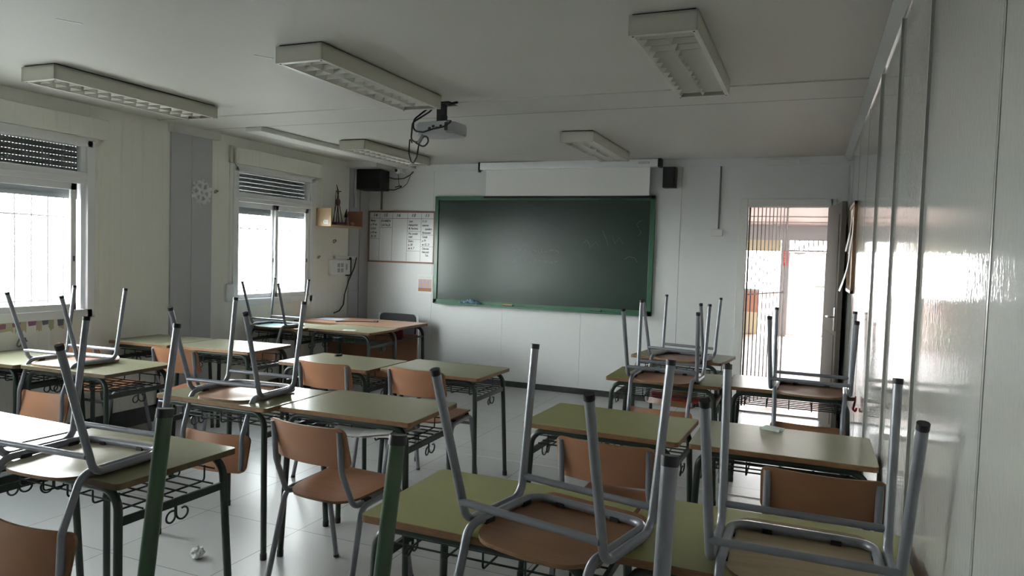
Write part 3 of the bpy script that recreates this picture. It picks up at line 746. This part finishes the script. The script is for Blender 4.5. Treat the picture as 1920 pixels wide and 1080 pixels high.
# ------------------------------------------------------------------ loudspeakers, camera, conduits
t = thing('loudspeaker', 'large black loudspeaker box hanging in the far left corner under the ceiling', 'loudspeaker', (-4.925, D-.17, 2.36), math.radians(8))
b = bmesh.new(); box(b, (-.16, -.12, -.125), (.16, .12, .118), 0, .008); link('cabinet', b, m_black, t)
b = bmesh.new(); box(b, (-.148, -.128, -.113), (.148, -.12, .106), 0, .003); link('grille', b, mat('speaker_cloth', (.012,.012,.013), .9), t)
b = bmesh.new(); tube(b, fillet([(0,.10,-.05),(0,.14,-.05),(0,.14,0)], .01), .012, 8); link('bracket', b, m_black, t)
t = thing('loudspeaker', 'small black loudspeaker on the front wall right of the projection screen', 'loudspeaker', (-1.385, D-.075, 2.355))
b = bmesh.new(); prism(b, [(-.065,.06),(-.065,-.04),(-.05,-.06),(.05,-.06),(.065,-.04),(.065,.06)], -.105, .105); link('cabinet', b, m_black, t)
b = bmesh.new(); box(b, (-.048, -.064, -.092), (.048, -.06, .07)); link('grille', b, mat('dark_mesh', (.03,.03,.032), .8), t)
b = bmesh.new(); box(b, (-.02, .06, -.03), (.02, .075, .03)); link('bracket', b, m_black, t)
t = thing('security_camera', 'small white ball-shaped camera in the corner beside the large loudspeaker', 'camera', (-4.62, D-.10, 2.475))
b = bmesh.new(); bmesh.ops.create_uvsphere(b, u_segments=16, v_segments=10, radius=.036); link('body', b, m_frame, t, True)
b = bmesh.new(); tube(b, [(-.006, -.028, 0), (-.008, -.038, 0)], .018, 14); link('lens', b, m_black, t, True)
b = bmesh.new(); box(b, (.02, -.01, -.025), (.055, .10, .03), 0, .006); link('mount', b, m_frame, t)
cable('cable', 'black cable looping from the large corner loudspeaker up along the front wall', [(-4.76, D-.12, 2.40), (-4.68, D-.06, 2.38), (-4.58, D-.03, 2.39), (-4.50, D-.02, 2.43), (-4.46, D-.016, 2.47)], .006, m_black)
cable('cable', 'thin black cable hanging below the ball-shaped camera', [(-4.63, D-.08, 2.44), (-4.632, D-.05, 2.30), (-4.61, D-.03, 2.27), (-4.54, D-.02, 2.33), (-4.50, D-.016, 2.42)], .0035, m_black)
cable('cable', 'short tangled black cable below the large corner loudspeaker', [(-4.78, D-.10, 2.25), (-4.70, D-.05, 2.25), (-4.63, D-.03, 2.28), (-4.60, D-.03, 2.30), (-4.64, D-.03, 2.30), (-4.70, D-.03, 2.285)], .006, m_black)
m_cond = mat('grey_conduit', (.16,.16,.165), .5)
def conduit(label, a, b_, r=.01, m=None):
    o = link('conduit', tb([a, b_], r), m or m_cond, None, True); tag(o, label, 'pipe'); return o
conduit('grey conduit above the whiteboard calendar, below the large loudspeaker', (-4.90, D-.012, 2.24), (-4.90, D-.012, 2.015), .012)
conduit('grey conduit running down the front wall to a white box, between screen and doorway', (-.885, D-.010, H-.08), (-.885, D-.010, 1.84), .008)
conduit('pale vertical conduit in the left corner above the wooden shelf', (XL+.035, 7.25, 2.47), (XL+.035, 7.25, 2.02), .014, m_white)
t = thing('junction_box', 'small white junction box at the bottom of the wall conduit left of the doorway', 'junction box', (-.895, D-.025, 1.80))
link('cover', bx((-.055, -.02, -.035), (.055, .024, .035), .005), m_white, t); b = bmesh.new(); tube(b, [(-.035, -.022, -.01), (-.035, -.026, -.01)], .006, 8); link('screw', b, m_frame, t)
t = thing('cable_cover', 'short white cover box on the front wall just under the ceiling above the doorway', 'cable cover', (-.29, D-.03, 2.50))
link('cover', bx((-.145, -.02, -.03), (.145, .016, .025), .004), m_white, t)

# ------------------------------------------------------------------ whiteboard calendar
WX0, WX1, WZa, WZb = -5.075, -4.146, 1.375, 1.995
t = thing('whiteboard_calendar', 'whiteboard calendar with handwriting in a thin wooden frame left of the chalkboard', 'whiteboard', (0, D-.003, 0))
link('board_surface', bx((WX0, -.014, WZa), (WX1, 0, WZb)), mat('whiteboard', (.72,.73,.74), .3), t)
b = bmesh.new(); fw = .016
for a, c in (((WX0-.004,-.022,WZa-.004),(WX0+fw,0,WZb+.004)), ((WX1-fw,-.022,WZa-.004),(WX1+.004,0,WZb+.004)), ((WX0,-.022,WZb-fw),(WX1,0,WZb+.004)), ((WX0,-.022,WZa-.004),(WX1,0,WZa+fw))): box(b, a, c)
link('frame', b, mat('reddish_wood_frame', (.25,.13,.085), .5), t)
b = bmesh.new(); yy = -.0146; cols = [WX0+.015, WX0+.163, WX0+.345, WX0+.555, WX0+.745, WX1-.015]
stroke(b, [(cols[0], WZb-.085), (cols[-1], WZb-.085)], .004, yy)
for i, c in enumerate(cols[1:-1]): stroke(b, [(c, WZb-.02), (c-.006, WZb-.3), (c-.010, WZa+.02)], .0035, yy)
def hw(s, x, z, size=.040, w=1.0): text_mesh(b, s, size, (x, yy, z), (1,0,0), (0,0,1), .25, w, 0, .0011)
for s, c in zip(('14','15','16','10','11'), cols): hw(s, c+.045, WZb-.066, .055, 1.1)
def col_text(c, lines, z0, dz=.036, size=.036):
    for k, s in enumerate(lines): hw(s, c+.012+(.03 if s[:1] == ' ' else 0), z0-k*dz, size, .82)
col_text(cols[0], ['Mates', 'p 39 ex', '2,3,4,5', 'p 43 ex', '30 i 35'], WZb-.125, .048)
stroke(b, [(cols[0], WZb-.33), (cols[1]-.01, WZb-.335)], .0035, yy)
col_text(cols[1], ['EXAMEN', 'CATALÀ'], WZb-.130, .052, .042); stroke(b, [(cols[1], WZb-.20), (cols[2]-.01, WZb-.195)], .0035, yy)
col_text(cols[3], ['Cast:', 'Reimprimir', 'M. Perdona'], WZb-.130, .043, .034); stroke(b, [(cols[3]-.003, WZb-.240), (cols[4], WZb-.240)], .003, yy)
col_text(cols[3], ['Pro. socials', 'medi'], WZb-.278, .038, .034); stroke(b, [(cols[3]-.005, WZb-.335), (cols[4], WZb-.335)], .003, yy)
col_text(cols[3], ['Exerc.', 'p. 58', 'ex 4, 7'], WZb-.368, .043, .036); stroke(b, [(cols[3]-.006, WZb-.475), (cols[4]-.01, WZb-.475)], .003, yy)
col_text(cols[4], ['F i Q', 'examen', ' quadern', 'lliurament'], WZb-.130, .045, .034); stroke(b, [(cols[4], WZb-.28), (cols[5], WZb-.28)], .003, yy)
col_text(cols[4], ['Català', 'p 79', 'ex 22, 21'], WZb-.315, .045, .034); stroke(b, [(cols[4], WZb-.42), (cols[5], WZb-.42)], .003, yy)
col_text(cols[4], ['Ciències', 'Naturals', '  Tut.'], WZb-.455, .040, .034)
link('handwriting', b, mat('marker_ink', (.035,.035,.045), .5), t)

t = thing('pinned_poster', 'small pinned sheet with a reddish landscape picture below the whiteboard calendar', 'poster', (-4.268, D-.003, 1.13))
link('sheet', bx((-.105, -.002, -.115), (.105, 0, .115)), m_paper, t)
b = bmesh.new(); box(b, (-.09, -.0028, -.09), (.09, -.002, .055), 0); box(b, (-.09, -.0033, -.09), (.09, -.0028, -.05), 1)
for k in range(7):
    x = -.085+k*.024; h_ = (.05,.08,.06,.10,.07,.085,.05)[k]; box(b, (x, -.0033, -.05), (x+.018, -.0028, -.05+h_), 2 if k % 2 else 3)
link('picture', b, [mat('pic_pink', (.60,.45,.45), .7), mat('pic_brown', (.42,.20,.12), .7), mat('pic_lilac', (.52,.38,.48), .7), mat('pic_peach', (.62,.42,.32), .7)], t)
b = bmesh.new(); stroke(b, [(-.08, .08), (-.02, .082), (-.01, .075)], .004, -.0025); stroke(b, [(.01, .08), (.08, .082)], .004, -.0025); link('lettering', b, m_pillar, t)

# ------------------------------------------------------------------ left wall: shelf, figure, sockets, decorations
t = thing('wall_shelf', 'small wooden wall shelf with square end boards in the far left corner', 'shelf', (XL, 0, 0))
m_sh = mat('peach_wood', (.52,.36,.21), .45, noise=.1, nscale=5); m_shd = mat('red_brown_wood', (.30,.14,.09), .45)
link('end_board', bx((.001, 6.56, 1.765), (.205, 6.575, 1.965), .002), m_sh, t)
link('end_board', bx((.001, 7.145, 1.775), (.205, 7.16, 1.965), .002), m_shd, t)
link('bottom_board', bx((.001, 6.575, 1.765), (.205, 7.145, 1.785), .002), m_sh, t)
b = bmesh.new(); box(b, (.11, 6.558, 1.79), (.165, 6.56, 1.835)); box(b, (.100, 6.5585, 1.80), (.11, 6.56, 1.825)); s_ = link('sticker', b, m_paper, t)
b = bmesh.new(); box(b, (.118, 6.5572, 1.797), (.128, 6.558, 1.826)); box(b, (.134, 6.5572, 1.803), (.158, 6.558, 1.807)); box(b, (.134, 6.5572, 1.815), (.150, 6.558, 1.819)); link('print', b, m_pillar, s_)
t = thing('wire_figure', 'thin dark wire figure of a rider with a lance standing on the wall shelf', 'figurine', (XL+.10, 6.82, 1.785))
m_rust = mat('dark_rust', (.05,.03,.03), .5)
b = bmesh.new(); box(b, (-.06, -.10, 0), (.06, .10, .035), 0, .004); link('base', b, mat('maroon_wood', (.12,.05,.055), .5), t)
b = bmesh.new()
for s in (-1, 1):
    for s2 in (-1, 1): tube(b, [(s*.025, s2*.055, .035), (s*.01, s2*.015, .24)], .005, 6)
    tube(b, [(s*.02, .0, .035), (s*.004, .0, .22)], .004, 6)
tube(b, [(0, -.07, .04), (0, -.035, .40)], .004, 6)
link('legs', b, m_rust, t)
b = bmesh.new(); bmesh.ops.create_uvsphere(b, u_segments=12, v_segments=8, radius=1, matrix=Matrix.Translation((0,0,.265)) @ Matrix.Diagonal((.026,.036,.045,1))); tube(b, [(0,0,.29),(0,0,.36)], .014, 8, r_end=.008)
link('torso', b, mat('rust_red', (.11,.045,.04), .5), t, True)
b = bmesh.new(); tube(b, [(0,0,.36),(0,-.005,.40),(0,-.03,.46)], .012, 8, r_end=.004); tube(b, [(0,-.03,.385),(0,.05,.39)], .006, 6); link('head', b, m_rust, t, True)
t = thing('small_windmill_figure', 'small dark pointed figure beside the wire rider on the wall shelf', 'figurine', (XL+.11, 6.985, 1.785))
b = bmesh.new(); tube(b, [(0,0,0),(0,0,.12)], .03, 10, r_end=.015); link('body', b, mat('pinkish_grey', (.33,.2,.19), .6), t, True)
b = bmesh.new(); tube(b, [(0,-.02,.10),(0,-.02,.15),(0,-.01,.20)], .022, 8, r_end=.002); link('hood', b, m_rust, t, True)
b = bmesh.new(); bmesh.ops.create_icosphere(b, subdivisions=2, radius=.028); o = link('clay_lump', b, mat('pink_clay', (.50,.25,.20), .6), None, True); o.location = (XL+.13, 7.065, 1.812); tag(o, 'pinkish clay lump on the wall shelf near its right end board', 'ornament')

t = thing('socket_box', 'white wall socket box with switches below the wooden shelf', 'electrical box', (XL, 0, 0))
link('housing', bx((.001, 6.80, 1.215), (.055, 7.15, 1.39), .006), m_frame, t); link('trunking', bx((.001, 6.88, 1.40), (.035, 7.30, 1.435), .003), m_white, t)
b = bmesh.new()
for y0 in (6.90, 6.965):
    for z0 in (1.245, 1.305): box(b, (.055, y0, z0), (.058, y0+.045, z0+.045), 0, .001)
box(b, (.055, 7.06, 1.27), (.058, 7.085, 1.34)); link('sockets', b, m_pillar2, t)
b = bmesh.new(); box(b, (.0, 7.15, 1.20), (.06, 7.168, 1.42), 0, .004); tube(b, [(.03, 7.12, 1.20), (.03, 7.12, 1.215)], .02, 8); link('plug', b, m_black, t)
cable('cable', 'black cable hanging in a curve from the wall socket box down to the table', [(XL+.075, 7.24, 1.42), (XL+.075, 7.20, 1.30), (XL+.05, 7.13, 1.15), (XL+.03, 7.08, .98), (XL+.03, 7.06, .86), (XL+.03, 6.98, .79), (XL+.045, 6.86, .775)], .007, m_black)
cable('cable', 'thin white wire curving beside the black cable on the corner pillar', [(XL+.045, 7.26, 1.45), (XL+.045, 7.24, 1.25), (XL+.025, 7.14, 1.06), (XL+.03, 7.13, 1.03), (XL+.03, 7.36, 1.02)], .003, m_white)

# snowflake: branches with little bobbles
t = link('paper_snowflake', None, None) if False else None
b = bmesh.new()
def disc(bm, cy, cz, r, x0, x1, n=10):
    prism(bm, [(cy+r*math.cos(2*math.pi*k/n), cz+r*math.sin(2*math.pi*k/n)) for k in range(n)], x0, x1, axis='x')
for k in range(6):
    a = math.radians(k*60+20); ca, sa = math.cos(a), math.sin(a)
    for r_, w_ in ((.03,.018), (.055,.016), (.082,.022), (.108,.018)): disc(b, r_*ca, r_*sa, w_, 0, .006)
    for da in (-.42, .42): disc(b, .092*math.cos(a+da), .092*math.sin(a+da), .019, 0, .0062)
o = link('paper_snowflake', b, mat('silver_paper', (.86,.86,.86), .5)); o.location = (XL+.0235, 4.905, 1.985); tag(o, 'white paper snowflake stuck on the grey pillar', 'decoration')
def squig(y, z, s, label, seed, x=.001, m=None):
    random.seed(seed); b = bmesh.new()
    pts = [(0, math.cos(k*1.1)*s*random.uniform(.5,1), math.sin(k*1.3)*s*random.uniform(.4,1)) for k in range(8)]
    tube(b, fillet(pts, s*.3, 3), s*.14, 6); o = link('wall_sticker', b, m or m_shutter); o.location = (XL+x+s*.14, y, z); tag(o, label, 'decoration', 'torn stickers on the left wall')
squig(5.10, 2.01, .030, 'small grey torn sticker right beside the snowflake', 1)
squig(6.90, 1.605, .035, 'small grey butterfly-like sticker between shelf and socket box', 2)
squig(6.62, 1.42, .028, 'small grey heart-like sticker right of the far window', 4)
squig(3.32, .79, .045, 'grey scribble under the torn paper strip by the near window', 6)
# torn coloured paper strip below the near window
tt = thing('torn_paper_strip', 'row of torn masking tape and purple and blue paper scraps below the near window', 'decoration', (XL, 0, 0))
m_tape = mat('aged_tape', (.55,.50,.34), .6); b = bmesh.new(); random.seed(12)
tape = [(3.15,3.27),(3.28,3.36),(3.43,3.47),(3.52,3.56),(3.60,3.64)]
for y0, y1 in tape:
    n = 5; tp = [(y0+(y1-y0)*k/n, .948+random.uniform(-.004,.004)) for k in range(n+1)]; bt = [(y0+(y1-y0)*k/n, .862+random.uniform(-.012,.02)) for k in range(n, -1, -1)]
    prism(b, [(p, q-.003) for p, q in bt[::-1]]+tp[::-1], .0005, .0015, axis='x')
    link('masking_tape', b, m_tape, tt); b = bmesh.new()
b.free()
for y0, y1, z0, z1, c in ((3.16,3.22,.885,.925,0),(3.26,3.32,.895,.93,0),(3.37,3.43,.895,.935,0),(3.47,3.52,.895,.94,1),(3.585,3.635,.88,.945,1)):
    b = bmesh.new(); prism(b, [(y0+.006,z0),(y1-.004,z0+.004),(y1,z1-.004),(y1-.02,z1),(y0,z1-.008)], .0015, .0022, axis='x')
    link('paper_scrap', b, mat('scrap', ((.33,.13,.24),(.17,.18,.25))[c], .7), tt)

# cork board with papers on the right wall
t = thing('cork_board', 'narrow-looking cork board with hanging papers on the right wall next to the open door', 'notice board', (XR, 0, 0))
b = bmesh.new(); box(b, (-.016, 5.90, 1.32), (-.002, 6.60, 1.97)); link('cork', b, mat('cork', (.36,.24,.14), .8, noise=.3, nscale=40), t)
b = bmesh.new()
for a, c in (((-.022,5.88,1.30),(-.001,5.905,1.99)), ((-.022,6.595,1.30),(-.001,6.62,1.99)), ((-.022,5.88,1.965),(-.001,6.62,1.99)), ((-.022,5.88,1.30),(-.001,6.62,1.325))): box(b, a, c)
link('frame', b, m_ply, t)
for (y0, y1, z0, z1, out) in ((6.20,6.42,1.62,1.95,.03),(6.24,6.50,1.30,1.66,.06),(5.96,6.15,1.60,1.88,.015)):
    b = bmesh.new(); n = 6; A = []
    for k in range(n+1):
        f = k/n; z = z1+(z0-z1)*f; xx = -.018-out*f*f
        A.append((b.verts.new((xx, y0, z)), b.verts.new((xx+.004*math.sin(f*5), y1, z))))
    for k in range(n): b.faces.new((A[k][0], A[k][1], A[k+1][1], A[k+1][0]))
    o = link('paper_sheet', b, m_paper, t); o.modifiers.new('s', 'SOLIDIFY').thickness = .0015

# torn ceiling tape scraps
for x, y, a, lb in ((-3.30, 2.36, .5, 'white tape scrap on the ceiling at the upper left'), (-2.82, 3.13, .5, 'white tape scrap on the ceiling beside the middle light')):
    b = bmesh.new(); prism(b, [(-.05,-.008),(.06,-.012),(.055,.010),(.02,.006),(-.045,.012)], -.0015, 0); o = link('tape_scrap', b, m_paper); o.location = (x, y, H-.0005); o.rotation_euler = (0,0,a+.6); tag(o, lb, 'tape', 'tape scraps on the ceiling')

# ------------------------------------------------------------------ projector
PXx, PYy = -2.43, 4.47
t = thing('projector', 'light grey projector hanging upside down from the ceiling on a black bracket', 'projector', (PXx, PYy, 2.36), math.radians(-4))
b = bmesh.new(); o = rrect(.155, .12, .045, 6)
prism(b, o, -.035, .045); bmesh.ops.bevel(b, geom=[e for e in b.edges if abs(e.verts[0].co.z-e.verts[1].co.z) < 1e-6], offset=.012, segments=3, affect='EDGES')
link('body', b, mat('silver_plastic', (.40,.41,.42), .4), t, True)
b = bmesh.new(); box(b, (.10, -.1215, -.02), (.125, -.119, .035))
for k in range(4): box(b, (-.03+k*.03, -.1215, -.008+.012*(k%2)), (-.010+k*.03, -.119, .008+.012*(k%2)))
link('ports', b, m_black, t)
b = bmesh.new(); tube(b, [(-.06, .118, 0), (-.06, .135, 0)], .035, 16); link('lens', b, m_black, t, True)
zc = H-2.36
br = bmesh.new(); box(br, (-.05, -.06, zc-.010), (.09, .06, zc-.0005)); box(br, (-.03, -.02, zc-.09), (.03, .02, zc-.01)); box(br, (-.025, -.03, .055), (.03, .03, zc-.08), 0, .004)
box(br, (-.09, -.05, .045), (.09, .05, .056))
for sx in (-1, 1): tube(br, [(sx*.08, -.04, .05), (sx*.11, -.07, .05)], .006, 6)
tube(br, [(.06, 0, zc-.01), (.14, -.03, zc-.006)], .010, 6)
link('ceiling_bracket', br, m_black, t)
b = bmesh.new()
tube(b, fillet([(-.05,-.05,zc-.03),(-.06,-.09,.14),(-.13,-.15,.06),(-.13,-.16,-.02),(-.05,-.15,-.03),(.02,-.14,-.01),(.12,-.15,0),(.16,-.12,.04),(.06,-.04,.06)], .05, 6), .006, 8)
tube(b, fillet([(-.03,-.05,zc-.03),(-.05,-.08,.12),(-.14,-.15,.04),(-.15,-.15,-.08),(-.10,-.15,-.10),(-.03,-.15,-.05),(.0,-.15,-.09),(-.04,-.15,-.135),(-.11,-.15,-.10)], .04, 6), .006, 8)
tube(b, fillet([(-.08,-.15,-.09),(-.10,-.15,-.20),(-.135,-.15,-.255),(-.165,-.15,-.17),(-.16,-.15,-.06),(-.14,-.15,-.10)], .03, 6), .005, 8)
link('cables', b, m_black, t, True)
b = bmesh.new(); tube(b, [(-.085,-.15,-.10), (-.05,-.15,-.05)], .013, 8); link('cable_plug', b, m_shutter, t, True)

# ------------------------------------------------------------------ groups of repeats
for o in S.objects:
    if o.parent is None and 'label' in o:
        n = o.name.split('.')[0]
        if n == 'school_desk': o['group'] = 'green topped school desks in rows'
        elif n == 'school_chair': o['group'] = CG_UP if abs(o.rotation_euler.y) > 1 else CG_ST
        elif n == 'chalk_eraser': o['group'] = 'chalk erasers on the chalkboard ledge'
        elif n == 'loudspeaker': o['group'] = 'black loudspeakers on the front wall'
        elif n == 'cable': o['group'] = 'loose cables'
        elif n == 'conduit': o['group'] = 'wall conduits'
